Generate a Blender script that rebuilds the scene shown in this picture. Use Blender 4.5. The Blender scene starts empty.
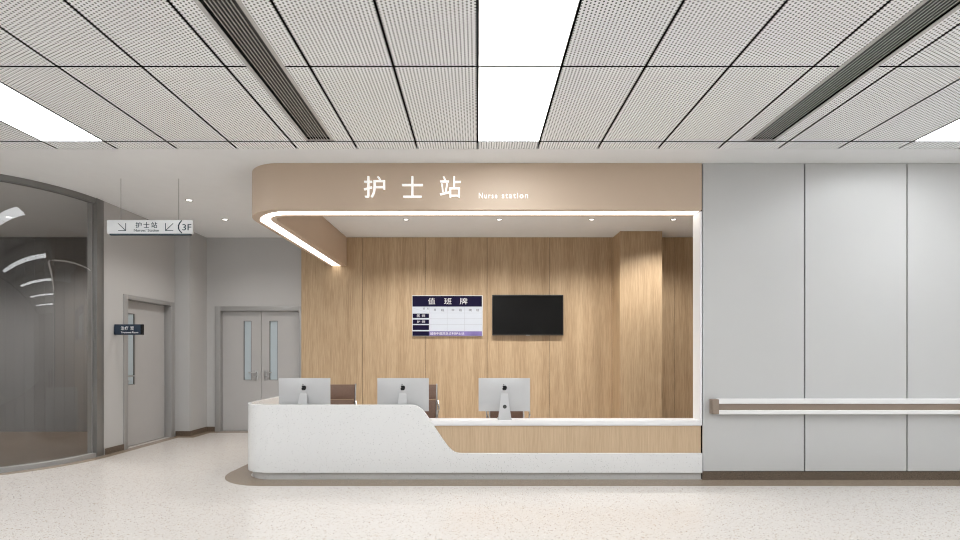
import bpy, bmesh, math
from mathutils import Vector, Matrix

S = bpy.context.scene
COL = S.collection

# ---------------------------------------------------------------- camera
cam_data = bpy.data.cameras.new('camera')
cam = bpy.data.objects.new('camera', cam_data)
COL.objects.link(cam)
cam.location = (0, 0, 1.4)
cam.rotation_euler = (math.pi / 2, 0, 0)
cam_data.sensor_width = 36
cam_data.lens = 18
cam_data.shift_x = 0.0026
cam_data.shift_y = 85.0 / 960.0
cam_data.clip_end = 100
S.camera = cam

# ---------------------------------------------------------------- world, lights, exposure
world = bpy.data.worlds.new('world')
S.world = world
world.use_nodes = True
world.node_tree.nodes['Background'].inputs[0].default_value = (0.93, 0.96, 1.0, 1)
world.node_tree.nodes['Background'].inputs[1].default_value = 0.2
S.view_settings.view_transform = 'Standard'
S.view_settings.look = 'None'
S.view_settings.gamma = 1.0
S.view_settings.use_curve_mapping = False
S.view_settings.exposure = 0.0
S.cycles.use_denoising = True
S.cycles.filter_width = 1.1
S.cycles.max_bounces = 10
S.cycles.diffuse_bounces = 6
S.cycles.glossy_bounces = 4
S.cycles.transparent_max_bounces = 12
S.cycles.sample_clamp_indirect = 6.0

PANEL_STRENGTH = 10.5      # ceiling light diffusers
STRIP_STRENGTH = 3.5      # led strip under the canopy
SPOT_POWER = 175.0         # downlights over the desk
HALL_SPOT_POWER = 65.0    # downlights in the hall

H = 3.55                  # ceiling height
FR = 5.376                # front plane
BK = 8.79                 # back plane
T = 0.626                 # ceiling tile width
TL = 1.257                # ceiling tile length

# ---------------------------------------------------------------- materials
def new_mat(name):
    m = bpy.data.materials.new(name)
    m.use_nodes = True
    nt = m.node_tree
    return m, nt, nt.nodes['Principled BSDF']


def N(nt, kind, **kw):
    n = nt.nodes.new(kind)
    for k, v in kw.items():
        setattr(n, k, v)
    return n


def math_node(nt, op, a=None, b=None, c=None):
    n = nt.nodes.new('ShaderNodeMath')
    n.operation = op
    for i, v in enumerate((a, b, c)):
        if v is None:
            continue
        if isinstance(v, (int, float)):
            n.inputs[i].default_value = v
        else:
            nt.links.new(v, n.inputs[i])
    return n.outputs[0]


def coords(nt, scale=(1, 1, 1)):
    tc = N(nt, 'ShaderNodeTexCoord')
    mp = N(nt, 'ShaderNodeMapping')
    mp.inputs['Scale'].default_value = scale
    nt.links.new(tc.outputs['Object'], mp.inputs['Vector'])
    return mp.outputs['Vector']


def plain(name, col, rough=0.5, metal=0.0, noise=0.03, nscale=6.0, spec=0.5, coat=0.0):
    m, nt, p = new_mat(name)
    v = coords(nt)
    nz = N(nt, 'ShaderNodeTexNoise')
    nz.inputs['Scale'].default_value = nscale
    nz.inputs['Detail'].default_value = 3
    nt.links.new(v, nz.inputs['Vector'])
    r = N(nt, 'ShaderNodeValToRGB')
    r.color_ramp.elements[0].position = 0.3
    r.color_ramp.elements[1].position = 0.7
    r.color_ramp.elements[0].color = tuple(c * (1 - noise) for c in col) + (1,)
    r.color_ramp.elements[1].color = tuple(min(1, c * (1 + noise)) for c in col) + (1,)
    nt.links.new(nz.outputs['Fac'], r.inputs['Fac'])
    nt.links.new(r.outputs['Color'], p.inputs['Base Color'])
    p.inputs['Roughness'].default_value = rough
    p.inputs['Metallic'].default_value = metal
    p.inputs['Specular IOR Level'].default_value = spec
    p.inputs['Coat Weight'].default_value = coat
    return m


def emissive(name, col, strength):
    m, nt, p = new_mat(name)
    p.inputs['Base Color'].default_value = (0.8, 0.8, 0.8, 1)
    p.inputs['Emission Color'].default_value = col + (1,)
    p.inputs['Emission Strength'].default_value = strength
    return m


def terrazzo(name, base, specks, rough, base2=None, spec=0.5, bump=0.0):
    """specks: list of (voronoi scale, radius, share, colour)"""
    m, nt, p = new_mat(name)
    v = coords(nt)
    nz = N(nt, 'ShaderNodeTexNoise')
    nz.inputs['Scale'].default_value = 1.3
    nz.inputs['Detail'].default_value = 5
    nt.links.new(v, nz.inputs['Vector'])
    mx = N(nt, 'ShaderNodeMix', data_type='RGBA')
    mx.inputs['A'].default_value = base + (1,)
    mx.inputs['B'].default_value = (base2 or tuple(c * 0.95 for c in base)) + (1,)
    nt.links.new(nz.outputs['Fac'], mx.inputs['Factor'])
    cur = mx.outputs['Result']
    for sc, rad, share, col in specks:
        vo = N(nt, 'ShaderNodeTexVoronoi')
        vo.inputs['Scale'].default_value = sc
        nt.links.new(v, vo.inputs['Vector'])
        inside = math_node(nt, 'LESS_THAN', vo.outputs['Distance'], rad)
        sep = N(nt, 'ShaderNodeSeparateColor')
        nt.links.new(vo.outputs['Color'], sep.inputs[0])
        pick = math_node(nt, 'LESS_THAN', sep.outputs[0], share)
        f = math_node(nt, 'MULTIPLY', inside, pick)
        k = N(nt, 'ShaderNodeMix', data_type='RGBA')
        nt.links.new(f, k.inputs['Factor'])
        nt.links.new(cur, k.inputs['A'])
        k.inputs['B'].default_value = col + (1,)
        cur = k.outputs['Result']
    nt.links.new(cur, p.inputs['Base Color'])
    p.inputs['Roughness'].default_value = rough
    p.inputs['Specular IOR Level'].default_value = spec
    return m


def wood(name, dark, light, rough=0.5):
    m, nt, p = new_mat(name)
    v = coords(nt, (1, 1, 0.035))
    n1 = N(nt, 'ShaderNodeTexNoise')
    n1.inputs['Scale'].default_value = 95
    n1.inputs['Detail'].default_value = 6
    n1.inputs['Roughness'].default_value = 0.65
    nt.links.new(v, n1.inputs['Vector'])
    v2 = coords(nt, (1, 1, 0.06))
    n2 = N(nt, 'ShaderNodeTexNoise')
    n2.inputs['Scale'].default_value = 7
    n2.inputs['Detail'].default_value = 3
    nt.links.new(v2, n2.inputs['Vector'])
    a = math_node(nt, 'MULTIPLY', n1.outputs['Fac'], 0.68)
    b = math_node(nt, 'MULTIPLY_ADD', n2.outputs['Fac'], 0.32, a)
    r = N(nt, 'ShaderNodeValToRGB')
    r.color_ramp.elements[0].position = 0.36
    r.color_ramp.elements[1].position = 0.62
    r.color_ramp.elements[0].color = dark + (1,)
    r.color_ramp.elements[1].color = light + (1,)
    nt.links.new(b, r.inputs['Fac'])
    nt.links.new(r.outputs['Color'], p.inputs['Base Color'])
    p.inputs['Roughness'].default_value = rough
    p.inputs['Specular IOR Level'].default_value = 0.35
    return m


def perforated(name, base, hole):
    m, nt, p = new_mat(name)
    tc = N(nt, 'ShaderNodeTexCoord')
    sep = N(nt, 'ShaderNodeSeparateXYZ')
    nt.links.new(tc.outputs['Object'], sep.inputs[0])
    px, py = T / 12.0, TL / 50.0
    u = math_node(nt, 'DIVIDE', math_node(nt, 'ADD', sep.outputs[0], 62.6 + px * 0.25), px)
    w = math_node(nt, 'DIVIDE', math_node(nt, 'ADD', sep.outputs[1], 50.0), py)

    def lattice(off):
        fx = math_node(nt, 'MULTIPLY', math_node(nt, 'SUBTRACT', math_node(nt, 'FRACT', math_node(nt, 'ADD', u, off)), 0.5), px)
        fy = math_node(nt, 'MULTIPLY', math_node(nt, 'SUBTRACT', math_node(nt, 'FRACT', math_node(nt, 'ADD', w, off)), 0.5), py)
        d2 = math_node(nt, 'ADD', math_node(nt, 'MULTIPLY', fx, fx), math_node(nt, 'MULTIPLY', fy, fy))
        return math_node(nt, 'LESS_THAN', d2, 0.0063 ** 2)
    f = math_node(nt, 'MAXIMUM', lattice(0.0), lattice(0.5))
    mx = N(nt, 'ShaderNodeMix', data_type='RGBA')
    nt.links.new(f, mx.inputs['Factor'])
    mx.inputs['A'].default_value = base + (1,)
    mx.inputs['B'].default_value = hole + (1,)
    nt.links.new(mx.outputs['Result'], p.inputs['Base Color'])
    p.inputs['Roughness'].default_value = 0.6
    p.inputs['Specular IOR Level'].default_value = 0.2
    return m


def glass(name, tint, refl_rough=0.0):
    m, nt, p = new_mat(name)
    nt.nodes.remove(p)
    out = nt.nodes['Material Output']
    lw = N(nt, 'ShaderNodeLayerWeight')
    geo = N(nt, 'ShaderNodeNewGeometry')
    f5 = math_node(nt, 'POWER', lw.outputs['Facing'], 4.5)
    refl = math_node(nt, 'MULTIPLY_ADD', f5, 0.92, 0.055)
    refl = math_node(nt, 'MULTIPLY', refl, math_node(nt, 'SUBTRACT', 1.0, geo.outputs['Backfacing']))
    tr = N(nt, 'ShaderNodeBsdfTransparent')
    tr.inputs['Color'].default_value = tint + (1,)
    gl = N(nt, 'ShaderNodeBsdfGlossy')
    gl.inputs['Roughness'].default_value = refl_rough
    gl.inputs['Color'].default_value = (0.8, 0.8, 0.8, 1)
    ms = N(nt, 'ShaderNodeMixShader')
    nt.links.new(refl, ms.inputs[0])
    nt.links.new(tr.outputs[0], ms.inputs[1])
    nt.links.new(gl.outputs[0], ms.inputs[2])
    nt.links.new(ms.outputs[0], out.inputs['Surface'])
    return m


M = {}
M['plaster'] = plain('white_plaster', (0.79, 0.80, 0.805), 0.8, noise=0.01, spec=0.2)
M['perf'] = perforated('perforated_white_metal', (0.915, 0.93, 0.94), (0.01, 0.019, 0.018))
M['void'] = plain('dark_plenum', (0.01, 0.01, 0.01), 0.9, spec=0.0)
M['wallgrey'] = plain('warm_grey_wall_board', (0.46, 0.455, 0.45), 0.45, noise=0.008, nscale=1.5, spec=0.3)
M['panelgrey'] = plain('pale_grey_wall_panel', (0.53, 0.53, 0.525), 0.35, noise=0.008, nscale=1.5, spec=0.4)
M['roomgrey'] = plain('dark_grey_slatted_cladding', (0.16, 0.158, 0.156), 0.6, noise=0.01)
M['doorgrey'] = plain('grey_door_paint', (0.43, 0.42, 0.415), 0.4, noise=0.01, spec=0.4)
M['framegrey'] = plain('grey_frame_metal', (0.34, 0.335, 0.33), 0.35, metal=0.2, noise=0.01)
M['steel'] = plain('brushed_grey_steel', (0.22, 0.215, 0.21), 0.35, metal=0.5, noise=0.03)
M['white'] = plain('white_solid_surface', (0.82, 0.815, 0.82), 0.35, noise=0.005)
M['floor'] = terrazzo('cream_terrazzo', (0.68, 0.645, 0.61), [
    (46, 0.32, 0.35, (0.54, 0.46, 0.38)), (70, 0.30, 0.30, (0.80, 0.77, 0.73)),
    (62, 0.30, 0.12, (0.20, 0.145, 0.105)), (95, 0.33, 0.13, (0.33, 0.25, 0.18))], 0.16, base2=(0.65, 0.61, 0.575))
M['band'] = terrazzo('brown_terrazzo', (0.30, 0.24, 0.185), [
    (90, 0.32, 0.35, (0.40, 0.33, 0.26)), (130, 0.32, 0.25, (0.10, 0.075, 0.055))], 0.2)
M['skirt'] = terrazzo('dark_brown_terrazzo', (0.125, 0.092, 0.066), [
    (110, 0.34, 0.35, (0.20, 0.155, 0.115)), (140, 0.36, 0.35, (0.035, 0.025, 0.02))], 0.3)
M['quartz'] = terrazzo('white_speckled_quartz', (0.77, 0.77, 0.768), [
    (60, 0.20, 0.18, (0.46, 0.46, 0.46)), (90, 0.25, 0.10, (0.36, 0.35, 0.345)), (62, 0.15, 0.14, (0.14, 0.13, 0.125))], 0.22, base2=(0.75, 0.75, 0.748))
M['plinth'] = terrazzo('grey_speckled_quartz', (0.58, 0.57, 0.565), [
    (90, 0.22, 0.25, (0.2, 0.19, 0.18)), (80, 0.25, 0.2, (0.6, 0.6, 0.6))], 0.3)
M['wood'] = wood('light_oak_veneer', (0.37, 0.255, 0.150), (0.56, 0.415, 0.265))
M['woodfront'] = wood('pale_oak_veneer', (0.48, 0.345, 0.22), (0.60, 0.45, 0.30))
M['tan'] = plain('tan_lacquer', (0.56, 0.44, 0.335), 0.5, noise=0.012, nscale=2, spec=0.4)
M['railbrown'] = plain('taupe_vinyl', (0.27, 0.21, 0.165), 0.5, noise=0.02)
M['railwhite'] = plain('white_vinyl', (0.80, 0.795, 0.79), 0.35, noise=0.005)
M['alu'] = plain('silver_aluminium', (0.50, 0.50, 0.505), 0.4, metal=0.0, noise=0.01)
M['black'] = plain('gloss_black', (0.006, 0.006, 0.007), 0.18, noise=0.0)
M['screen'] = plain('dark_screen', (0.008, 0.008, 0.008), 0.25, noise=0.0, spec=0.12)
M['chrome'] = plain('chrome', (0.5, 0.5, 0.5), 0.28, metal=1.0, noise=0.0)
M['leather'] = plain('brown_leather', (0.175, 0.10, 0.068), 0.5, noise=0.12, nscale=60)
M['darkplastic'] = plain('dark_plastic', (0.03, 0.03, 0.03), 0.4)
M['navy'] = plain('navy_sign_face', (0.035, 0.05, 0.075), 0.25, noise=0.0, spec=0.12)
M['signwhite'] = plain('pale_grey_sign_face', (0.62, 0.625, 0.63), 0.4, noise=0.0)
M['signink'] = plain('slate_blue_ink', (0.012, 0.03, 0.045), 0.5, noise=0.0)
M['inkwhite'] = plain('white_ink', (0.8, 0.8, 0.82), 0.5, noise=0.0)
M['boardnavy'] = plain('dark_navy_print', (0.008, 0.006, 0.03), 0.35, noise=0.0, spec=0.12)
M['boardpurple'] = plain('purple_print', (0.17, 0.13, 0.34), 0.35, noise=0.25, nscale=5)
M['boardpale'] = plain('pale_blue_white_print', (0.56, 0.60, 0.67), 0.35, noise=0.0)
M['boardline'] = plain('grey_print_line', (0.42, 0.44, 0.5), 0.35, noise=0.0)
M['inkblack'] = plain('black_ink', (0.02, 0.02, 0.035), 0.5, noise=0.0)
M['frost'] = plain('frosted_blue_grey_glass', (0.46, 0.53, 0.57), 0.2, noise=0.01)
M['ventwhite'] = plain('white_vent_metal', (0.48, 0.475, 0.47), 0.5, noise=0.0)
M['glow'] = emissive('light_panel_diffuser', (0.94, 0.975, 1.0), PANEL_STRENGTH)
M['led'] = emissive('led_strip_diffuser', (1.0, 0.95, 0.88), STRIP_STRENGTH)
M['lamp'] = emissive('downlight_lamp', (1.0, 0.96, 0.90), 6.0)
M['letter'] = emissive('backlit_white_acrylic', (1.0, 0.99, 0.97), 0.5)
M['glass'] = glass('dark_tinted_glass', (0.88, 0.875, 0.87))


# ---------------------------------------------------------------- helpers
def link(name, bm, mat, parent=None, smooth=35, mats=None):
    me = bpy.data.meshes.new(name)
    bmesh.ops.recalc_face_normals(bm, faces=bm.faces)
    bm.to_mesh(me)
    bm.free()
    for mm in (mats or [mat]):
        me.materials.append(mm)
    if smooth:
        me.polygons.foreach_set('use_smooth', [True] * len(me.polygons))
        me.set_sharp_from_angle(angle=math.radians(smooth))
    o = bpy.data.objects.new(name, me)
    COL.objects.link(o)
    if parent:
        o.parent = parent
        # meshes are written in world coordinates: bring them into the parent's frame
        me.transform(parent_world(parent).inverted())
    return o


def parent_world(o):
    m = Matrix.LocRotScale(o.location, o.rotation_euler, o.scale)
    return parent_world(o.parent) @ m if o.parent else m


def struct(name, bm, mat, parent=None, smooth=35, mats=None, label=None):
    o = link(name, bm, mat, parent, smooth, mats)
    if not parent:
        o['kind'] = 'structure'
        if label:
            o['label'] = label
            o['category'] = name.split('_')[0]
    return o


def tag(o, label, cat, group=None, kind=None):
    o['label'] = label
    o['category'] = cat
    if group:
        o['group'] = group
    if kind:
        o['kind'] = kind
    return o


def thing(name, label, cat, loc, group=None, rz=0.0, kind=None):
    o = bpy.data.objects.new(name, None)
    o.empty_display_size = 0.1
    COL.objects.link(o)
    o.location = loc
    o.rotation_euler = (0, 0, rz)
    return tag(o, label, cat, group, kind)


def copy_tree(o, parent=None):
    c = o.copy()
    COL.objects.link(c)
    if parent:
        c.parent = parent
    for ch in list(o.children):
        copy_tree(ch, c)
    return c


def box(bm, x0, x1, y0, y1, z0, z1, bevel=0.0, seg=2):
    vs = [bm.verts.new((x, y, z)) for z in (z0, z1) for y in (y0, y1) for x in (x0, x1)]
    idx = [(0, 1, 3, 2), (4, 6, 7, 5), (0, 4, 5, 1), (2, 3, 7, 6), (0, 2, 6, 4), (1, 5, 7, 3)]
    fs = [bm.faces.new([vs[i] for i in f]) for f in idx]
    if bevel > 0:
        es = list({e for f in fs for e in f.edges})
        bmesh.ops.bevel(bm, geom=es, offset=bevel, segments=seg, affect='EDGES', profile=0.5)
    return bm


def B(*a, **k):
    return box(bmesh.new(), *a, **k)


def sweep(bm, path, section, closed_section=True):
    """path: list of (x, y, scale, (nx, ny)) with n pointing inward; section: list of (d, z) or a function of index"""
    rings = []
    for i, (x, y, s, n) in enumerate(path):
        sec = section(i) if callable(section) else section
        rings.append([bm.verts.new((x + n[0] * d * s, y + n[1] * d * s, z)) for d, z in sec])
    m = len(rings[0])
    for a, b in zip(rings, rings[1:]):
        for k in range(m):
            k2 = (k + 1) % m
            bm.faces.new((a[k], a[k2], b[k2], b[k]))
    bm.faces.new(rings[0])
    bm.faces.new(list(reversed(rings[-1])))
    return bm


def prism(bm, pts, axis, a, b):
    """extrude polygon pts (2-d) along axis between a and b. axis y: pts are (x, z); axis z: (x, y); axis x: (y, z)"""
    def P(p, t):
        return {'y': (p[0], t, p[1]), 'z': (p[0], p[1], t), 'x': (t, p[0], p[1])}[axis]
    va = [bm.verts.new(P(p, a)) for p in pts]
    vb = [bm.verts.new(P(p, b)) for p in pts]
    n = len(pts)
    bm.faces.new(va)
    bm.faces.new(list(reversed(vb)))
    for i in range(n):
        j = (i + 1) % n
        bm.faces.new((va[i], vb[i], vb[j], va[j]))
    return bm


def tube(bm, pts, r, n=10):
    pts = [Vector(p) for p in pts]
    rings = []
    for i, p in enumerate(pts):
        d = (pts[min(i + 1, len(pts) - 1)] - pts[max(i - 1, 0)]).normalized()
        up = Vector((0, 0, 1)) if abs(d.z) < 0.9 else Vector((1, 0, 0))
        u = d.cross(up).normalized()
        v = d.cross(u).normalized()
        rr = r[i] if isinstance(r, (list, tuple)) else r
        rings.append([bm.verts.new(p + (u * math.cos(t) + v * math.sin(t)) * rr)
                      for t in [2 * math.pi * k / n for k in range(n)]])
    for a, b in zip(rings, rings[1:]):
        for k in range(n):
            k2 = (k + 1) % n
            bm.faces.new((a[k], a[k2], b[k2], b[k]))
    bm.faces.new(rings[0])
    bm.faces.new(list(reversed(rings[-1])))
    return bm


def lathe(bm, prof, c, n=28):
    """prof (r, z) revolved about the vertical through c"""
    rings = []
    for r, z in prof:
        rings.append([bm.verts.new((c[0] + r * math.cos(2 * math.pi * k / n), c[1] + r * math.sin(2 * math.pi * k / n), c[2] + z)) for k in range(n)])
    for a, b in zip(rings, rings[1:]):
        for k in range(n):
            k2 = (k + 1) % n
            bm.faces.new((a[k], a[k2], b[k2], b[k]))
    bm.faces.new(rings[0])
    bm.faces.new(list(reversed(rings[-1])))
    return bm


def text_bm(body, x0, x1, z0, z1, y, depth, bold=0.0, spacing=1.0):
    """lettering standing in the plane y facing -y, fitted to the box x0..x1, z0..z1, `depth` thick"""
    cu = bpy.data.curves.new('lettering', 'FONT')
    cu.body = body
    cu.extrude = 0.5
    cu.offset = bold
    cu.space_character = spacing
    cu.resolution_u = 4
    ob = bpy.data.objects.new('lettering', cu)
    COL.objects.link(ob)
    bpy.context.view_layer.update()
    me = bpy.data.meshes.new_from_object(ob.evaluated_get(bpy.context.evaluated_depsgraph_get()))
    bpy.data.objects.remove(ob)
    bpy.data.curves.remove(cu)
    bm = bmesh.new()
    bm.from_mesh(me)
    bpy.data.meshes.remove(me)
    xs = [v.co.x for v in bm.verts]
    ys = [v.co.y for v in bm.verts]
    ax, bx, ay, by = min(xs), max(xs), min(ys), max(ys)
    for v in bm.verts:
        X = x0 + (v.co.x - ax) / (bx - ax) * (x1 - x0)
        Z = z0 + (v.co.y - ay) / (by - ay) * (z1 - z0)
        Y = y - depth * (v.co.z + 0.5)
        v.co = (X, Y, Z)
    return bm


def PX(x, Y):
    return (x - 477.5) / 480 * Y


def PZ(y, Y):
    return 1.4 + (355 - y) / 480 * Y


# ---------------------------------------------------------------- shell: floor
X0, X1, Y0 = -13.5, 20.0, -3.0
GC, GR = (-6.49, 6.65), 1.27              # centre and radius of the curved glass wall

bm = B(X0, X1, Y0, BK + 0.2, -0.12, 0.0)
struct('floor', bm, M['floor'])


def offset_band(path, w, z0, z1):
    """flat strip along a polyline, w wide to its right-hand side"""
    bm = bmesh.new()
    P = [Vector(p) for p in path]
    L = []
    for i, p in enumerate(P):
        ns = []
        if i > 0:
            d = (P[i] - P[i - 1]).normalized()
            ns.append(Vector((d.y, -d.x)))
        if i < len(P) - 1:
            d = (P[i + 1] - P[i]).normalized()
            ns.append(Vector((d.y, -d.x)))
        n = sum(ns, Vector((0, 0))).normalized()
        k = w / max(0.3, n.dot(ns[0]))
        L.append(p + n * k)
    lo = [(bm.verts.new((a.x, a.y, z0)), bm.verts.new((b.x, b.y, z0))) for a, b in zip(P, L)]
    hi = [(bm.verts.new((a.x, a.y, z1)), bm.verts.new((b.x, b.y, z1))) for a, b in zip(P, L)]
    for i in range(len(P) - 1):
        bm.faces.new((hi[i][0], hi[i][1], hi[i + 1][1], hi[i + 1][0]))
        bm.faces.new((lo[i][1], lo[i][0], lo[i + 1][0], lo[i + 1][1]))
        bm.faces.new((lo[i][0], hi[i][0], hi[i + 1][0], lo[i + 1][0]))
        bm.faces.new((hi[i][1], lo[i][1], lo[i + 1][1], hi[i + 1][1]))
    bm.faces.new((lo[0][0], lo[0][1], hi[0][1], hi[0][0]))
    bm.faces.new((lo[-1][1], lo[-1][0], hi[-1][0], hi[-1][1]))
    return bm


def arc(c, r, a0, a1, n):
    return [(c[0] + r * math.cos(a0 + (a1 - a0) * k / n), c[1] + r * math.sin(a0 + (a1 - a0) * k / n)) for k in range(n + 1)]


glass_line = [(X0 + 0.2, FR + 0.004)] + arc(GC, GR, -math.pi / 2, 0, 32)
wall_line = glass_line + [(-5.22, 8.28), (-4.96, 8.28), (-4.96, 8.79), (-3.22, 8.79)]
struct('trim_1', offset_band(wall_line, 0.15, 0.0, 0.0015), M['band'])
struct('trim_2', offset_band([(2.51, FR), (X1 - 0.1, FR)], 0.246, 0.0, 0.0015), M['band'])
# brown terrazzo island the counter stands on
rc, IW = 0.36, 0.27
isl = [(2.51, 5.40)] + [(-2.68 + rc + rc * math.cos(a), 5.40 + rc + rc * math.sin(a))
                        for a in [-math.pi / 2 - math.pi / 2 * k / 24 for k in range(25)]] + [(-2.68, 7.5)]
struct('trim_3', offset_band(isl, -IW, 0.0, 0.0015), M['band'])
# brown floor of the glazed room
room = [(X0 + 0.2, FR + 0.08)] + arc(GC, GR - 0.09, -math.pi / 2, 0, 24) + [(-5.44, BK - 0.01), (X0 + 0.2, BK - 0.01)]
struct('trim_4', prism(bmesh.new(), room, 'z', 0.0, 0.0015), M['skirt'])

# ---------------------------------------------------------------- shell: ceiling
bm = B(X0, X1, 5.02, BK + 0.2, H, H + 0.12)
box(bm, X0, X1, 5.005, 5.02, H - 0.004, H + 0.12)
struct('ceiling', bm, M['plaster'])

light_cols = (-14, -7, 0, 7, 14, 21)
light_rows = [(3.577, 4.834), (2.320, 3.577), (1.063, 2.320), (-0.194, 1.063), (-1.451, -0.194)]
vent_cols = {-3: (-1.72, -1.435), 4: (2.70, 2.985)}
g = 0.0085
bm = bmesh.new()
k0, k1 = int(X0 / T), int(X1 / T)
for k in range(k0, k1):
    xa, xb = k * T + g, (k + 1) * T - g
    box(bm, xa, xb, 4.834 + g * 0.95, 5.003, H, H + 0.045)
    for ya, yb in light_rows + [(-2.708, -1.451)]:
        if k in light_cols and (ya, yb) in light_rows:
            continue
        if k in vent_cols:
            va, vb = vent_cols[k]
            box(bm, xa, va, ya + g * 0.95, yb - g * 0.95, H, H + 0.045)
            box(bm, vb, xb, ya + g * 0.95, yb - g * 0.95, H, H + 0.045)
        else:
            box(bm, xa, xb, ya + g * 0.95, yb - g * 0.95, H, H + 0.045)
bmesh.ops.recalc_face_normals(bm, faces=bm.faces)
for f in bm.faces:
    f.material_index = 0 if f.normal.z < -0.5 else 1
pc = struct('ceiling_perforated_tiles', bm, M['perf'], mats=[M['perf'], M['void']])
struct('ceiling_void', B(X0, X1, Y0, 5.004, H + 0.062, H + 0.08), M['void'])

# ---------------------------------------------------------------- shell: far walls and right wall
bm = B(X0, -4.76, BK, BK + 0.2, 0.0, H)
box(bm, -4.76, -3.22, BK, BK + 0.2, 2.26, H)
box(bm, -3.22, 5.2, BK, BK + 0.2, 0.0, H)
struct('wall_back', bm, M['wallgrey'])

# oak panelling: boards with fine joints
bm = bmesh.new()
xs = [-3.22, -2.097, -0.955, 0.175, 1.31, 2.455, 3.60, 4.98]
for a, b in zip(xs, xs[1:]):
    box(bm, a + 0.0035, b - 0.0035, BK - 0.028, BK + 0.03, 0.0, H - 0.002)
struct('wall_panelling', bm, M['wood'])
struct('wall_panelling_backing', B(-3.215, 4.98, BK - 0.014, BK - 0.001, 0.0, H - 0.002), M['void'])
bm = B(2.475, 3.205, 8.33, BK - 0.03, 0.0, H - 0.002)
struct('wall_pillar', bm, M['wood'])
struct('wall_alcove_right', B(4.98, 5.2, 5.58, BK, 0.0, H), M['wood'])

# grey panelled wall to the right of the station
struct('wall_right', B(2.530, X1, FR + 0.02, 5.567, 0.0, H), M['void'])
bm = bmesh.new()
xs = [2.518, PX(804.7, FR), PX(907.2, FR)]
while xs[-1] < X1 - 1.2:
    xs.append(xs[-1] + 1.148)
for a, b in zip(xs, xs[1:]):
    box(bm, a + 0.007, b - 0.007, FR, FR + 0.018, 0.10, H - 0.002, bevel=0.002, seg=1)
struct('wall_right_panels', bm, M['panelgrey'])
struct('baseboard_right', B(2.520, X1 - 0.1, FR + 0.003, FR + 0.02, 0.0, 0.095), M['skirt'])
# white reveal of the station opening
struct('trim_5', B(2.499, 2.515, FR + 0.004, 5.567, 0.612, H - 0.54), M['white'])

# other walls
bm = B(X0, X0 + 0.1, Y0, BK, 0.0, H)
struct('wall_left_end', bm, M['wallgrey'])
struct('wall_right_end', B(X1 - 0.1, X1, Y0, FR, 0.0, H), M['wallgrey'])
struct('wall_opposite', B(X0, X1, Y0, Y0 + 0.1, 0.0, H), M['plaster'])

# left wall with the single door
bm = B(-5.42, -5.22, 6.70, 7.11, 0.0, H)
box(bm, -5.42, -5.22, 8.20, BK, 0.0, H)
box(bm, -5.42, -5.22, 7.11, 8.20, 2.27, H)
struct('wall_left', bm, M['wallgrey'])
struct('wall_left_pier', B(-5.22, -4.96, 8.28, BK, 0.0, H), M['wallgrey'])
bm = B(-5.22, -5.205, 6.72, 7.07, 0.0, 0.09)
box(bm, -5.20, -4.945, 8.265, 8.28, 0.0, 0.09)
box(bm, -4.96, -4.945, 8.28, BK - 0.015, 0.0, 0.09)
box(bm, -4.96, -4.805, BK - 0.015, BK, 0.0, 0.09)
struct('baseboard_left', bm, M['skirt'])


bm = bmesh.new()
for i in range(44):
    box(bm, -13.3 + i * 0.18, -13.3 + i * 0.18 + 0.178, BK - 0.03, BK - 0.002, 0.0, H - 0.002)
struct('wall_glazed_room', bm, M['roomgrey'])

# ---------------------------------------------------------------- doors
def lever_handle(parent, to_world, side):
    """plate + lever + key cylinder; to_world(u, d, z) with u along the door, d out of it"""
    def wb(bm, u0, u1, d0, d1, z0, z1, bv=0.0):
        p, q = to_world(u0, d0, z0), to_world(u1, d1, z1)
        box(bm, min(p[0], q[0]), max(p[0], q[0]), min(p[1], q[1]), max(p[1], q[1]), z0, z1, bevel=bv)
    bm = bmesh.new()
    wb(bm, -0.028, 0.028, 0.0, 0.010, -0.13 + 1.06, 0.06 + 1.06, 0.004)
    h = link('door_handle', bm, M['chrome'], parent)
    h['label'] = 'chrome lever handle'
    bm = bmesh.new()
    tube(bm, [to_world(0, 0.0, 1.08), to_world(0, 0.05, 1.08), to_world(side * 0.02, 0.055, 1.08), to_world(side * 0.13, 0.055, 1.08)], 0.010)
    link('lever', bm, M['chrome'], h)
    bm = bmesh.new()
    wb(bm, min(0, side * 0.065), max(0, side * 0.065), 0.01, 0.03, 0.985, 1.015, 0.004)
    link('thumb_turn', bm, M['chrome'], h)
    return h


# double door in the back wall
d2 = thing('door_2', 'closed grey double door with two narrow glass slots in the far wall', 'door', (-3.97, BK, 0), kind='structure')
bm = B(-4.80, -4.70, BK - 0.022, BK + 0.10, 0.0, 2.29, bevel=0.003)
box(bm, -3.262, -3.222, BK - 0.022, BK + 0.10, 0.0, 2.29, bevel=0.003)
box(bm, -4.70, -3.262, BK - 0.022, BK + 0.10, 2.205, 2.29, bevel=0.003)
link('door_frame', bm, M['framegrey'], d2)


def leaf_with_slot(bm, a0, a1, w0, w1, z0, z1, ztop, f):
    """leaf from a0 to a1 with a slot w0..w1, z0..z1; f maps (u0,u1,z0,z1) to a box"""
    f(bm, a0, w0, 0.008, ztop)
    f(bm, w1, a1, 0.008, ztop)
    f(bm, w0, w1, 0.008, z0)
    f(bm, w0, w1, z1, ztop)


def f2(bm, u0, u1, z0, z1):
    box(bm, u0, u1, BK + 0.055, BK + 0.095, z0, z1)


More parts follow.
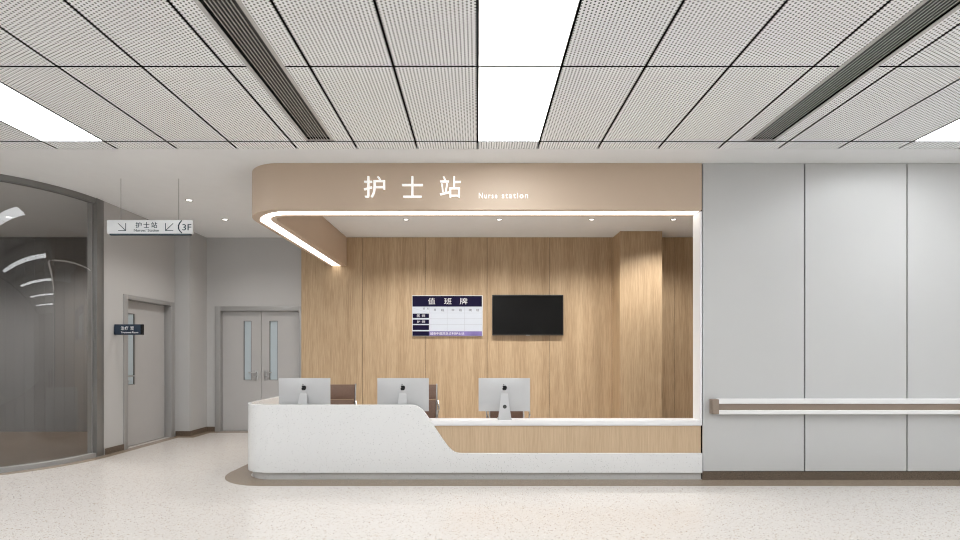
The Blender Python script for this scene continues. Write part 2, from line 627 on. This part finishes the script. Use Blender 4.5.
for nm, a0, a1, w0, w1, hx, sd in (('left', -4.697, -3.987, -4.31, -4.165, -4.065, -1), ('right', -3.980, -3.266, -3.835, -3.68, -3.90, 1)):
    bm = bmesh.new()
    leaf_with_slot(bm, a0, a1, w0, w1, 0.935, 2.03, 2.203, f2)
    lf = link('door_leaf', bm, M['doorgrey'], d2)
    bm = B(w0, w0 + 0.012, BK + 0.052, BK + 0.09, 0.935, 2.03)
    box(bm, w1 - 0.006, w1, BK + 0.052, BK + 0.09, 0.935, 2.03)
    box(bm, w0 + 0.012, w1 - 0.006, BK + 0.052, BK + 0.09, 0.935, 0.945)
    box(bm, w0 + 0.012, w1 - 0.006, BK + 0.052, BK + 0.09, 2.02, 2.03)
    link('glazing_bead', bm, M['steel'], lf)
    pn = link('glass_pane', B(w0 + 0.012, w1 - 0.006, BK + 0.070, BK + 0.080, 0.945, 2.02), M['frost'], lf)
    pn['label'] = 'pale blue frosted glass slot'
    lever_handle(lf, lambda u, d, z, hx=hx: (hx + u, BK + 0.055 - d, z), sd)
struct('wall_back_recess', B(-4.76, -3.22, BK + 0.12, BK + 0.2, 0, 2.26), M['void'])

# single door in the left wall
d1 = thing('door_1', 'closed grey single door with one narrow glass slot in the left wall', 'door', (-5.22, 7.65, 0), kind='structure')
bm = B(-5.33, -5.203, 7.07, 7.152, 0.0, 2.30, bevel=0.003)
box(bm, -5.33, -5.203, 8.16, 8.245, 0.0, 2.30, bevel=0.003)
box(bm, -5.33, -5.203, 7.152, 8.16, 2.235, 2.30, bevel=0.003)
link('door_frame', bm, M['framegrey'], d1)


def f1(bm, u0, u1, z0, z1):
    box(bm, -5.36, -5.32, u0, u1, z0, z1)


bm = bmesh.new()
leaf_with_slot(bm, 7.155, 8.157, 7.29, 7.455, 0.94, 2.04, 2.232, f1)
lf = link('door_leaf', bm, M['doorgrey'], d1)
bm = B(-5.355, -5.317, 7.29, 7.30, 0.94, 2.04)
box(bm, -5.355, -5.317, 7.435, 7.455, 0.94, 2.04)
box(bm, -5.355, -5.317, 7.30, 7.435, 0.94, 0.95)
box(bm, -5.355, -5.317, 7.30, 7.435, 2.03, 2.04)
link('glazing_bead', bm, M['steel'], lf)
pn = link('glass_pane', B(-5.345, -5.335, 7.30, 7.435, 0.95, 2.03), M['frost'], lf)
pn['label'] = 'pale blue frosted glass slot'
lever_handle(lf, lambda u, d, z: (-5.32 + d, 7.235 + u, z), 1)
struct('wall_left_recess', B(-5.42, -5.39, 7.11, 8.20, 0, 2.27), M['void'])

# ---------------------------------------------------------------- curved glass wall
win = thing('window_1', 'curved dark tinted glass wall in a grey steel frame', 'glass wall', (-5.9, 5.9, 0), kind='structure')


def normals_in(path):
    """inward normals (towards the glazed room) of the glass line"""
    P = [Vector(p) for p in path]
    out = []
    for i, p in enumerate(P):
        d = (P[min(i + 1, len(P) - 1)] - P[max(i - 1, 0)]).normalized()
        out.append((p.x, p.y, 1.0, (-d.y, d.x)))
    return out


gl = [(X0 + 0.2, FR + 0.004), (GC[0] - 0.3, FR + 0.004)] + arc(GC, GR - 0.004, -math.pi / 2, -0.055, 48)
gp = normals_in(gl)
link('bottom_rail', sweep(bmesh.new(), gp, [(0, 0.0), (0, 0.058), (0.004, 0.062), (0.08, 0.062), (0.08, 0.0)]), M['framegrey'], win)
link('top_rail', sweep(bmesh.new(), gp, [(0, H - 0.001), (0, H - 0.075), (0.08, H - 0.075), (0.08, H - 0.001)]), M['steel'], win)
link('glass_pane', sweep(bmesh.new(), gp, [(0.03, 0.058), (0.03, H - 0.07), (0.042, H - 0.07), (0.042, 0.058)]), M['glass'], win)
bm = B(-5.325, -5.212, 6.575, 6.70, 0.0, H - 0.001, bevel=0.003)
link('post', bm, M['steel'], win)
link('glazing_bead', B(-5.325, -5.262, 6.553, 6.575, 0.062, H - 0.075), M['framegrey'], win)  # lighter strip on the post, painting in the light on its side face

# ---------------------------------------------------------------- ceiling lights and vents
def ceiling_light(k, ya, yb, label, group):
    xa, xb = k * T + 0.006, (k + 1) * T - 0.006
    t = thing('ceiling_light', label, 'ceiling light', ((xa + xb) / 2, (ya + yb) / 2, H), group)
    ya, yb = ya + 0.004, yb - 0.004
    w = 0.006
    bm = B(xa, xa + w, ya, yb, H - 0.002, H + 0.05)
    box(bm, xb - w, xb, ya, yb, H - 0.002, H + 0.05)
    box(bm, xa + w, xb - w, ya, ya + w, H - 0.002, H + 0.05)
    box(bm, xa + w, xb - w, yb - w, yb, H - 0.002, H + 0.05)
    link('frame', bm, M['steel'], t)
    link('diffuser', B(xa + w, xb - w, ya + w, yb - w, H + 0.002, H + 0.012), M['glow'], t)
    return t


LL = {(0, 0): 'white light panel above the station sign, nearer the plaster ceiling',
      (0, 1): 'white light panel in the middle of the ceiling, cut by the picture top',
      (-7, 0): 'white light panel at the left edge of the tiled ceiling',
      (7, 0): 'white light panel at the right edge of the tiled ceiling'}
for k in light_cols:
    for r, (ya, yb) in enumerate(light_rows):
        if (k, r) not in LL and not (k in (-14, 14, 21) or r >= 2 or abs(k) == 7):
            continue
        lab = LL.get((k, r), 'white light panel of the tiled ceiling outside the picture')
        ceiling_light(k, ya, yb, lab, 'white light panels in the tiled ceiling')

for k, lab in ((-3, 'long dark slatted linear vent in the ceiling left of the middle light'),
               (4, 'long dark slatted linear vent in the ceiling right of the middle light')):
    xa, xb = vent_cols[k]
    y_end, y_start = 4.805, -2.7
    t = thing('ceiling_vent', lab, 'vent', ((xa + xb) / 2, 2.0, H), 'linear vents in the tiled ceiling')
    bm = B(xa, xa + 0.030, y_start, y_end, H - 0.004, H + 0.002)
    box(bm, xb - 0.030, xb, y_start, y_end, H - 0.004, H + 0.002)
    box(bm, xa + 0.030, xb - 0.030, y_end - 0.012, y_end, H - 0.004, H + 0.002)
    link('frame', bm, M['ventwhite'], t)
    link('backing', B(xa + 0.004, xb - 0.004, y_start, y_end - 0.004, H + 0.03, H + 0.04), M['darkplastic'], t)
    n = 7
    wi = (xb - xa - 0.072)
    for i in range(n):
        cx = xa + 0.036 + wi * (i + 1) / (n + 1)
        link('slat', B(cx - 0.0027, cx + 0.0027, y_start, y_end - 0.012, H - 0.001, H + 0.004), M['ventwhite'], t)

# ---------------------------------------------------------------- canopy over the station
XO = -2.70
can = thing('station_canopy', 'tan rounded canopy over the nurse station carrying its white lettering', 'canopy', (0, 5.6, 3.03))


def station_path(xr, x_out, yf, r, y_end, side_scale=1.0, nx=2, n=36):
    p = [(xr + (x_out + r - xr) * k / nx, yf, 1.0, (0.0, 1.0)) for k in range(nx + 1)]
    for k in range(1, n + 1):
        a = math.pi / 2 * k / n
        p.append((x_out + r - r * math.sin(a), yf + r - r * math.cos(a), 1 + (side_scale - 1) * k / n, (math.sin(a), math.cos(a))))
    p.append((x_out, y_end, side_scale, (1.0, 0.0)))
    return p


cpath = station_path(2.512, XO, FR, 0.48, BK - 0.03)
zb = 3.024
NC = len(cpath) - 1


def cw(i):
    """widths across the canopy ring: lip, far side of the led groove, total"""
    k = min(max((i - 2) / 36.0, 0.0), 1.0)
    b = math.sin(math.pi * k)
    end = 1.0 if i == NC else 0.0
    return 0.056 + 0.045 * b, 0.203 + 0.0 * b, 0.25 + 0.03 * k + 0.03 * end


def fsec(i):
    a, b, c = cw(i)
    return [(0, H - 0.001), (0, zb + 0.004), (0.004, zb), (a, zb), (a, zb + 0.014), (b, zb + 0.014), (b, zb), (c - 0.004, zb), (c, zb + 0.004), (c, H - 0.001)]


def lsec(i):
    a, b, c = cw(i)
    return [(a + 0.003, zb + 0.003), (a + 0.003, zb + 0.012), (b - 0.003, zb + 0.012), (b - 0.003, zb + 0.003)]


link('fascia', sweep(bmesh.new(), cpath, fsec), M['tan'], can)
lp = link('led_strip', sweep(bmesh.new(), cpath, lsec), M['led'], can)
lp['label'] = 'glowing white led strip'


def sgn(body, x0, x1, ya, yb, dep, **kw):
    return text_bm(body, PX(x0, FR), PX(x1, FR), PZ(yb, FR), PZ(ya, FR), FR - 0.0, dep, **kw)


for ch, a, b in (('护', 364.2, 385.2), ('士', 402.2, 423.0), ('站', 439.9, 460.8)):
    o = link('character', sgn(ch, a, b, 176.7, 198.0, 0.02), M['letter'], can, smooth=0)
    o['label'] = 'white raised character ' + ch
for wd, a, b in (('Nurse', 478.8, 497.4), ('station', 501.8, 528.0)):
    link('caption', sgn(wd, a, b, 193.0, 198.4, 0.008, spacing=1.25), M['letter'], can, smooth=0)

# ---------------------------------------------------------------- reception counter
YF = 5.366
ctr = thing('reception_counter', 'white speckled nurse station counter with curved end and oak inset', 'counter', (0, 5.7, 0))
prof_px = [(412, 404.8), (415, 405.2), (418, 406.3), (421, 408.3), (424, 411.3), (427, 415.2), (430, 419.6), (436, 428.6), (442, 437.5),
           (446, 443.2), (449, 447.0), (452, 449.8), (455, 451.6), (459, 452.6), (463, 452.8)]
prof = [(PX(x, YF), PZ(y + 0.6 * min(1, (y - 404.8) / 20), YF)) for x, y in prof_px]
zt, zl, zbt = prof[0][1], prof[-1][1], 0.078
cp = [(2.514, YF, 1.0, (0.0, 1.0))]
hts = [zl]
for x, z in reversed(prof):
    cp.append((x, YF, 1.0, (0.0, 1.0)))
    hts.append(z)
tail = station_path(prof[0][0], XO, YF, 0.36, 7.4)[1:]
cp += tail
hts += [zt] * len(tail)


def csec(i):
    h = hts[i]
    return [(0, h - 0.004), (0, zbt + 0.004), (0.004, zbt), (0.036, zbt), (0.036, h - 0.003), (0.033, h), (0.004, h)]


link('front_shell', sweep(bmesh.new(), cp, csec), M['quartz'], ctr)
# plinth
pp = station_path(2.516, XO + 0.055, 5.400, 0.32, 7.38)
link('plinth', sweep(bmesh.new(), pp, [(0, 0.0), (0, 0.078), (0.25, 0.078), (0.25, 0.0)]), M['plinth'], ctr)
# oak inset board and white ledge
link('oak_inset', B(-0.62, 2.516, YF + 0.038, YF + 0.058, 0.10, 0.600), M['woodfront'], ctr)
bm = B(-0.66, 2.514, YF + 0.026, 5.59, 0.606, 0.666, bevel=0.002)
for v in bm.verts:                      # keep the part behind the tall shell behind its inner face
    pass
box(bm, XO + 0.40, -0.66, YF + 0.038, 5.59, 0.606, 0.666)
ld = link('ledge', bm, M['white'], ctr)
link('work_surface', B(XO + 0.14, 2.503, 5.592, 5.95, 0.575, 0.60), M['white'], ctr)
for xa in (XO + 0.14, -0.22, 2.47):
    link('support_panel', B(xa, xa + 0.03, 5.66, 5.93, 0.079 if xa < -2 else 0.0, 0.575), M['white'], ctr)


# ---------------------------------------------------------------- computers
def computer():
    t = thing('desktop_computer', 'x', 'computer', (0, 0, 0.666), 'silver computers on the counter')
    z0, z1, w = 0.755, 1.134, 0.295
    # display: thin edge, back bulging gently towards the camera side (-y)
    bm = bmesh.new()
    nx, nz = 12, 8
    grid = {}
    for i in range(nx + 1):
        for j in range(nz + 1):
            u, v = -1 + 2 * i / nx, -1 + 2 * j / nz
            bulge = 0.026 * (1 - u ** 4) * (1 - v ** 4)
            grid[i, j] = bm.verts.new((u * w, 5.508 - bulge, (z0 + z1) / 2 + v * (z1 - z0) / 2))
    for i in range(nx):
        for j in range(nz):
            bm.faces.new((grid[i, j], grid[i + 1, j], grid[i + 1, j + 1], grid[i, j + 1]))
    rim = [grid[i, 0] for i in range(nx + 1)] + [grid[nx, j] for j in range(1, nz + 1)] + [grid[i, nz] for i in range(nx - 1, -1, -1)] + [grid[0, j] for j in range(nz - 1, 0, -1)]
    back = [bm.verts.new((v.co.x, 5.516, v.co.z)) for v in rim]
    for i in range(len(rim)):
        j = (i + 1) % len(rim)
        bm.faces.new((rim[i], rim[j], back[j], back[i]))
    bm.faces.new(back)
    d = link('display_housing', bm, M['alu'], t, smooth=30)
    link('screen', B(-w + 0.004, w - 0.004, 5.516, 5.518, z0 + 0.004, z1 - 0.004), M['screen'], t)
    # stand: leaning tapered plate, hole, foot
    bm = bmesh.new()

    def sec(z, y, hw, th):
        return [bm.verts.new(c) for c in ((-hw, y, z), (hw, y, z), (hw, y + th, z), (-hw, y + th, z))]
    rings = [sec(0.667, 5.412, 0.078, 0.012), sec(0.69, 5.412, 0.074, 0.010), sec(0.82, 5.438, 0.054, 0.008), sec(0.955, 5.470, 0.040, 0.012), sec(0.958, 5.480, 0.038, 0.010)]
    for a, b in zip(rings, rings[1:]):
        for k in range(4):
            bm.faces.new((a[k], a[(k + 1) % 4], b[(k + 1) % 4], b[k]))
    bm.faces.new(rings[0])
    bm.faces.new(rings[-1])
    box(bm, -0.078, 0.078, 5.415, 5.580, 0.667, 0.675)
    st = link('stand', bm, M['alu'], t)
    bm = bmesh.new()
    for rr0, rr1 in ((0.0, 0.022),):
        lathe(bm, [(rr1, -0.001), (rr1, 0.001)], (0, 0, 0), 24)
    bmesh.ops.rotate(bm, verts=bm.verts, cent=(0, 0, 0), matrix=Matrix.Rotation(math.radians(90 - 11), 3, 'X'))
    bmesh.ops.translate(bm, verts=bm.verts, vec=(0.001, 5.4345, 0.815))
    hole = link('cable_hole', bm, M['darkplastic'], st)
    hole['label'] = 'dark round cable hole'
    # fruit mark: bitten rounded apple with a leaf
    pts = [(0.0, 0.72), (0.22, 0.86), (0.52, 0.88), (0.80, 0.74), (0.86, 0.62)]
    pts += [(0.66, 0.46), (0.56, 0.20), (0.60, -0.06), (0.76, -0.24), (0.96, -0.34)]
    pts += [(0.80, -0.68), (0.56, -0.95), (0.30, -1.0), (0.0, -0.9), (-0.30, -1.0), (-0.56, -0.95), (-0.80, -0.66), (-0.98, -0.2),
            (-0.98, 0.26), (-0.82, 0.66), (-0.5, 0.88), (-0.22, 0.86)]
    s = 0.028
    cz = PZ(387.7, 5.49)
    yb = 5.4795
    bm = bmesh.new()
    prism(bm, [(x * s * -1.0, cz + z * s) for x, z in pts], 'y', yb, yb + 0.004)
    leaf = [(0.02, 0.98), (0.04, 1.25), (0.22, 1.48), (0.44, 1.56), (0.42, 1.28), (0.26, 1.06)]
    prism(bm, [(x * s * -1.0, cz + z * s) for x, z in leaf], 'y', yb, yb + 0.004)
    lg = link('apple_mark', bm, M['black'], d, smooth=0)
    return t


pc0 = computer()
places = [(303.9, 'silver desktop computer seen from behind, leftmost of the three on the counter'),
          (402.8, 'silver desktop computer seen from behind, middle of the three on the counter'),
          (504.4, 'silver desktop computer with its whole stand showing, rightmost of the three')]
for i, (px, lab) in enumerate(places):
    c = pc0 if i == 0 else copy_tree(pc0)
    c['label'] = lab
    c.location.x = PX(px, 5.49)


# ---------------------------------------------------------------- chairs
def office_chair():
    t = thing('office_chair', 'x', 'chair', (0, 6.25, 0), 'brown office chairs behind the counter')
    Y = 6.25

    def pad(z0, z1, y0, y1, hw=0.215, th=0.045, name='backrest_cushion'):
        bm = bmesh.new()
        box(bm, -hw, hw, -0.5, 0.5, 0, 1)
        bmesh.ops.subdivide_edges(bm, edges=bm.edges, cuts=4, use_grid_fill=True)
        for v in bm.verts:
            u, f, w = v.co.x / hw, v.co.y * 2, v.co.z * 2 - 1
            puff = (1 - abs(u) ** 5) * (1 - abs(w) ** 5)
            thick = th * (0.35 + 0.65 * puff)
            yc = y0 + (y1 - y0) * v.co.z
            v.co = (u * hw, Y + yc + f * thick / 2, z0 + (z1 - z0) * v.co.z)
        return link(name, bm, M['leather'], t, smooth=60)
    pad(0.812, 1.005, 0.142, 0.175)
    pad(0.560, 0.806, 0.095, 0.142)
    bm = bmesh.new()
    box(bm, -0.215, 0.215, Y - 0.37, Y + 0.06, 0.43, 0.49, bevel=0.022, seg=3)
    link('seat', bm, M['leather'], t)
    for sx in (-1, 1):
        bm = bmesh.new()
        tube(bm, [(sx * 0.226, Y - 0.36, 0.44), (sx * 0.226, Y, 0.43), (sx * 0.226, Y + 0.07, 0.46), (sx * 0.226, Y + 0.11, 0.60),
                  (sx * 0.226, Y + 0.15, 0.82), (sx * 0.222, Y + 0.18, 1.015)], 0.011, 8)
        link('side_rail', bm, M['chrome'], t)
        bm = bmesh.new()
        pts = [(sx * 0.235, Y + 0.12, 0.80), (sx * 0.262, Y + 0.07, 0.725), (sx * 0.272, Y - 0.02, 0.70), (sx * 0.272, Y - 0.20, 0.69),
               (sx * 0.268, Y - 0.25, 0.65), (sx * 0.250, Y - 0.20, 0.50), (sx * 0.236, Y - 0.14, 0.44)]
        tube(bm, pts, 0.012, 8)
        link('armrest', bm, M['chrome'], t)
    link('gas_column', lathe(bmesh.new(), [(0.045, 0.43), (0.045, 0.40), (0.024, 0.38), (0.024, 0.12), (0.04, 0.10), (0.04, 0.07)], (0, Y - 0.15, 0)), M['chrome'], t)
    for k in range(5):
        a = 2 * math.pi * k / 5 + 0.3
        ex, ey = 0.30 * math.cos(a), Y - 0.15 + 0.30 * math.sin(a)
        bm = bmesh.new()
        tube(bm, [(0.02 * math.cos(a), Y - 0.15 + 0.02 * math.sin(a), 0.105), (ex, ey, 0.075)], [0.022, 0.012], 8)
        lg = link('base_leg', bm, M['chrome'], t)
        bm = bmesh.new()
        tube(bm, [(ex - 0.02 * math.sin(a), ey + 0.02 * math.cos(a), 0.0285), (ex + 0.02 * math.sin(a), ey - 0.02 * math.cos(a), 0.0285)], 0.027, 14)
        tube(bm, [(ex, ey, 0.05), (ex, ey, 0.08)], 0.008, 8)
        link('caster', bm, M['darkplastic'], lg)
    return t


ch0 = office_chair()
for i, (px, lab) in enumerate([(335.0, 'brown padded office chair behind the leftmost computer'),
                               (418.4, 'brown padded office chair with armrest showing right of the middle computer'),
                               (507.0, 'brown padded office chair mostly hidden by the rightmost computer')]):
    c = ch0 if i == 0 else copy_tree(ch0)
    c['label'] = lab
    c.location.x = PX(px, 6.25 if i != 2 else 6.25)

# ---------------------------------------------------------------- television and duty board
YW = BK - 0.050
tv = thing('television', 'black flat television switched off on the oak wall', 'television', (PX(527.8, YW), YW, 1.75))
xa, xb, za, zb2 = PX(492.2, YW - 0.04), PX(563.4, YW - 0.04), PZ(335.3, YW - 0.04), PZ(294.8, YW - 0.04)
link('housing', B(xa, xb, YW - 0.045, YW, za, zb2, bevel=0.004), M['darkplastic'], tv)
link('wall_bracket', B(PX(527.8, YW) - 0.2, PX(527.8, YW) + 0.2, YW, BK - 0.0295, 2.0, 2.3), M['darkplastic'], tv)
link('screen', B(xa + 0.012, xb - 0.012, YW - 0.047, YW - 0.044, za + 0.022, zb2 - 0.012), M['screen'], tv)
link('brand_badge', B((xa + xb) / 2 - 0.035, (xa + xb) / 2 + 0.035, YW - 0.048, YW - 0.043, za - 0.006, za + 0.006), M['chrome'], tv)

YB = YW - 0.01


def bx_(x):
    return PX(x, YB)


def bz_(y):
    return PZ(y, YB)


BDY = BK - 0.028
bd = thing('duty_board', 'framed blue and white staff duty board with Chinese heading on the oak wall', 'notice board', (PX(447.5, YW), YW, 1.75))
link('frame', B(bx_(412.0), bx_(482.8), YB, BDY, bz_(336.2), bz_(295.3), bevel=0.003), M['signwhite'], bd)
link('chart_face', B(bx_(412.5), bx_(481.9), YB - 0.002, YB, bz_(335.8), bz_(296.0)), M['boardpale'], bd)
y2 = YB - 0.004


def rect(bm, x0, x1, ya, yb, yy=None):
    yy = y2 if yy is None else yy
    box(bm, bx_(x0), bx_(x1), yy, YB - 0.001, bz_(yb), bz_(ya))


bm = bmesh.new()
rect(bm, 412.5, 481.9, 296.0, 306.6)
hd = link('heading_band', bm, M['boardnavy'], bd)
for chx, a, b in (('值', 428.0, 435.2), ('班', 444.0, 451.6), ('牌', 459.8, 467.4)):
    link('character', text_bm(chx, bx_(a), bx_(b), bz_(304.4), bz_(298.0), y2, 0.002), M['inkwhite'], hd, smooth=0)
for y0_, y1_, txt in ((313.6, 318.0, ('医', '师')), (319.6, 323.9, ('护', '师')), (325.1, 330.0, None)):
    bm = bmesh.new()
    rect(bm, 412.8, 429.0, y0_, y1_)
    rl = link('row_label', bm, M['boardnavy'], bd)
    if txt:
        for chx, a, b in ((txt[0], 417.0, 420.0), (txt[1], 422.0, 425.2)):
            link('character', text_bm(chx, bx_(a), bx_(b), bz_(y1_ - 0.9), bz_(y0_ + 0.9), y2, 0.001), M['inkwhite'], rl, smooth=0)
bm = bmesh.new()
rect(bm, 412.5, 481.9, 331.3, 335.8)
ft = link('footer_band', bm, M['boardpurple'], bd)
bm = bmesh.new()
rect(bm, 412.5, 429.0, 331.3, 335.8, y2 - 0.0005)
link('footer_dark_block', bm, M['boardnavy'], ft)
link('footer_text', text_bm('城市中医院急诊科护士站', bx_(430.0), bx_(464.3), bz_(334.9), bz_(332.2), y2, 0.001), M['inkwhite'], ft, smooth=0)
bm = bmesh.new()
for x in (429.7, 447.2, 464.4):
    rect(bm, x - 0.15, x + 0.15, 306.6, 331.0, YB - 0.003)
for y in (313.0, 318.7, 324.5):
    rect(bm, 429.5, 481.9, y - 0.15, y + 0.15, YB - 0.003)
p, q = (bx_(413.5), bz_(308.2)), (bx_(428.5), bz_(312.6))
prism(bm, [p, q, (q[0], q[1] - 0.004), (p[0], p[1] - 0.004)], 'y', YB - 0.003, YB - 0.001)
link('ruling', bm, M['boardline'], bd)
for chx, a, b, y0_, y1_ in (('早', 433.9, 436.2, 308.8, 311.4), ('班', 441.0, 444.2, 308.8, 311.4), ('中', 451.8, 454.2, 308.8, 311.4), ('班', 458.9, 461.9, 308.8, 311.4),
                            ('晚', 468.9, 471.9, 308.8, 311.4), ('班', 476.2, 479.2, 308.8, 311.4), ('班', 422.8, 424.8, 307.6, 309.6), ('次', 426.6, 428.7, 307.6, 309.6)):
    link('character', text_bm(chx, bx_(a), bx_(b), bz_(y1_), bz_(y0_), YB - 0.002, 0.001), M['inkblack'], bd, smooth=0)

# ---------------------------------------------------------------- handrail
YH = FR - 0.075
hr = thing('handrail', 'white and taupe handrail along the grey panelled wall', 'handrail', (3.0, FR, 0.83))
XR = X1 - 0.2


def rail(za, zb_, y0_, mat, name):
    bm = bmesh.new()
    n = 6
    h = (zb_ - za) / 2
    pts = [(FR - 0.001, za)]
    pts += [(y0_ + 0.012 * (1 - math.cos(t)), (za + zb_) / 2 - h * math.cos(t * 1.0 + 0)) for t in []]
    pts += [(y0_ + 0.006, za), (y0_, za + 0.006), (y0_, zb_ - 0.006), (y0_ + 0.006, zb_), (FR - 0.001, zb_)]
    prism(bm, pts, 'x', PX(719, YH), XR)
    return link(name, bm, mat, hr)


zz = [PZ(y, YH) for y in (399.0, 404.0, 410.3, 414.4)]
rail(zz[1], zz[0], YH, M['railwhite'], 'upper_rail')
rail(zz[3], zz[2], YH, M['railwhite'], 'lower_rail')
link('core', B(PX(719, YH), XR, YH + 0.018, FR - 0.001, zz[2], zz[1]), M['railbrown'], hr)
link('end_cap', B(PX(709.3, FR), PX(719.0, YH), YH - 0.004, FR - 0.001, PZ(414.2, YH), PZ(399.4, YH), bevel=0.003), M['railbrown'], hr)

# ---------------------------------------------------------------- hanging sign
YS = 5.83
hs = thing('hanging_sign', 'white hanging direction sign with arrows and 3F, on two wires', 'sign', (PX(149.6, YS), YS, 2.9))


def sx_(x):
    return PX(x, YS)


def sz_(y):
    return PZ(y, YS)


link('sign_panel', B(sx_(106.8), sx_(192.5), YS, YS + 0.035, sz_(233.6), sz_(220.0), bevel=0.002), M['signwhite'], hs)
bb = link('bottom_bar', B(sx_(109.3), sx_(190.2), YS + 0.002, YS + 0.032, sz_(235.0), sz_(233.6)), M['signink'], hs)
bb['label'] = 'slate blue bar'
for x in (119.9, 177.9):
    link('suspension_wire', tube(bmesh.new(), [(sx_(x), YS + 0.017, sz_(220.2)), (sx_(x), YS + 0.017, H - 0.001)], 0.0026, 6), M['steel'], hs)


def stroke(bm, pts, w, y, d=0.003):
    """flat line strokes through pixel points"""
    for (xa_, ya_), (xb_, yb_) in zip(pts, pts[1:]):
        a = Vector((sx_(xa_), sz_(ya_)))
        b = Vector((sx_(xb_), sz_(yb_)))
        dv = (b - a).normalized()
        nn = Vector((-dv.y, dv.x)) * w / 2
        a2, b2 = a - dv * w / 2, b + dv * w / 2
        prism(bm, [tuple(a2 + nn), tuple(b2 + nn), tuple(b2 - nn), tuple(a2 - nn)], 'y', y - d, y)


bm = bmesh.new()
stroke(bm, [(118.4, 223.6), (125.6, 230.4)], 0.007, YS)
stroke(bm, [(125.8, 223.4), (125.8, 230.6), (118.6, 230.6)], 0.007, YS)
link('arrow', bm, M['signink'], hs, smooth=0)
bm = bmesh.new()
stroke(bm, [(173.0, 223.6), (165.8, 230.4)], 0.007, YS)
stroke(bm, [(165.6, 223.4), (165.6, 230.6), (173.0, 230.6)], 0.007, YS)
link('arrow', bm, M['signink'], hs, smooth=0)
bm = bmesh.new()
stroke(bm, [(181.6, 220.8), (179.8, 223.0)], 0.012, YS)
stroke(bm, [(179.8, 223.0), (178.6, 225.4), (178.6, 228.8)], 0.014, YS)
stroke(bm, [(178.6, 228.8), (180.0, 231.0), (181.6, 232.8)], 0.012, YS)
link('bracket_mark', bm, M['signink'], hs, smooth=0)
link('floor_number', text_bm('3F', sx_(182.4), sx_(191.4), sz_(230.4), sz_(224.2), YS, 0.003), M['signink'], hs, smooth=0)
for chx, a, b in (('护', 135.7, 141.6), ('士', 143.6, 149.4), ('站', 151.3, 157.3)):
    link('character', text_bm(chx, sx_(a), sx_(b), sz_(227.9), sz_(222.0), YS, 0.003), M['signink'], hs, smooth=0)
link('caption', text_bm("Nurses' Station", sx_(134.0), sx_(159.0), sz_(231.6), sz_(229.0), YS, 0.003), M['signink'], hs, smooth=0)

# ---------------------------------------------------------------- door sign
YD = 6.90
ds = thing('door_sign', 'dark navy sign projecting from the wall beside the single door', 'sign', (PX(114, YD), YD, 1.77))
link('sign_panel', B(PX(113.0, YD), PX(142.4, YD), YD, YD + 0.03, PZ(334.8, YD), PZ(324.3, YD), bevel=0.002), M['navy'], ds)
link('end_strip', B(PX(140.6, YD), PX(142.5, YD), YD - 0.002, YD + 0.032, PZ(334.8, YD), PZ(324.3, YD)), M['black'], ds)
link('wall_bracket', B(-5.22, PX(113.0, YD) + 0.01, YD - 0.012, YD + 0.042, PZ(334.6, YD), PZ(325.5, YD)), M['navy'], ds)
for chx, a, b in (('治', 121.0, 124.4), ('疗', 124.9, 128.4), ('室', 130.4, 133.9)):
    link('character', text_bm(chx, PX(a, YD), PX(b, YD), PZ(330.0, YD), PZ(326.2, YD), YD, 0.003), M['inkwhite'], ds, smooth=0)
link('caption', text_bm('Treatment Room', PX(121.0, YD), PX(138.2, YD), PZ(333.2, YD), PZ(331.4, YD), YD, 0.003), M['inkwhite'], ds, smooth=0)


# ---------------------------------------------------------------- downlights
def downlight(x, y, label, group, power, size=0.045, cone=138):
    t = thing('downlight', label, 'downlight', (x, y, H), group)
    bm = bmesh.new()
    n = 28
    prof_ = [(0.050, H - 0.0005), (0.050, H - 0.005), (0.036, H - 0.006), (0.034, H - 0.0015)]
    rings = [[bm.verts.new((x + r * math.cos(2 * math.pi * k / n), y + r * math.sin(2 * math.pi * k / n), z)) for k in range(n)] for r, z in prof_]
    for a, b in zip(rings, rings[1:] + rings[:1]):
        for k in range(n):
            bm.faces.new((a[k], a[(k + 1) % n], b[(k + 1) % n], b[k]))
    link('trim_ring', bm, M['steel'], t)
    link('lamp_lens', lathe(bmesh.new(), [(0.0335, H - 0.0035), (0.0335, H - 0.0005)], (x, y, 0)), M['lamp'], t)
    if power:
        ld_ = bpy.data.lights.new('downlight_beam', 'SPOT')
        ld_.energy = power
        ld_.spot_size = math.radians(cone)
        ld_.spot_blend = 1.0
        ld_.shadow_soft_size = 0.04
        ld_.color = (1.0, 0.97, 0.93)
        lo_ = bpy.data.objects.new('downlight_beam', ld_)
        COL.objects.link(lo_)
        lo_.parent = t
        lo_.location = (0, 0, -0.05)
    return t


gl_ = 'downlights over the nurse station'
for x, lab in ((-1.133, 'small round downlight inside the station, leftmost of the four'),
               (0.345, 'small round downlight inside the station, second from the left'),
               (1.81, 'small round downlight inside the station, just left of the oak pillar'),
               (3.106, 'small round downlight inside the station, in front of the oak pillar, rightmost')):
    downlight(x, 7.605, lab, gl_, SPOT_POWER)
downlight(-4.0, 6.66, 'small round downlight of the hall, nearer one above the hanging sign', 'downlights of the hall', HALL_SPOT_POWER)
downlight(-4.0, 7.605, 'small round downlight of the hall, farther one before the double door', 'downlights of the hall', HALL_SPOT_POWER)
downlight(-7.3, 7.48, 'small round downlight seen through the dark curved glass', 'downlights of the glazed room', 360.0)
downlight(-9.8, 7.48, 'small round downlight added unseen to brighten the glazed room', 'downlights of the glazed room', 360.0)  # added out of view to brighten the room behind the glass
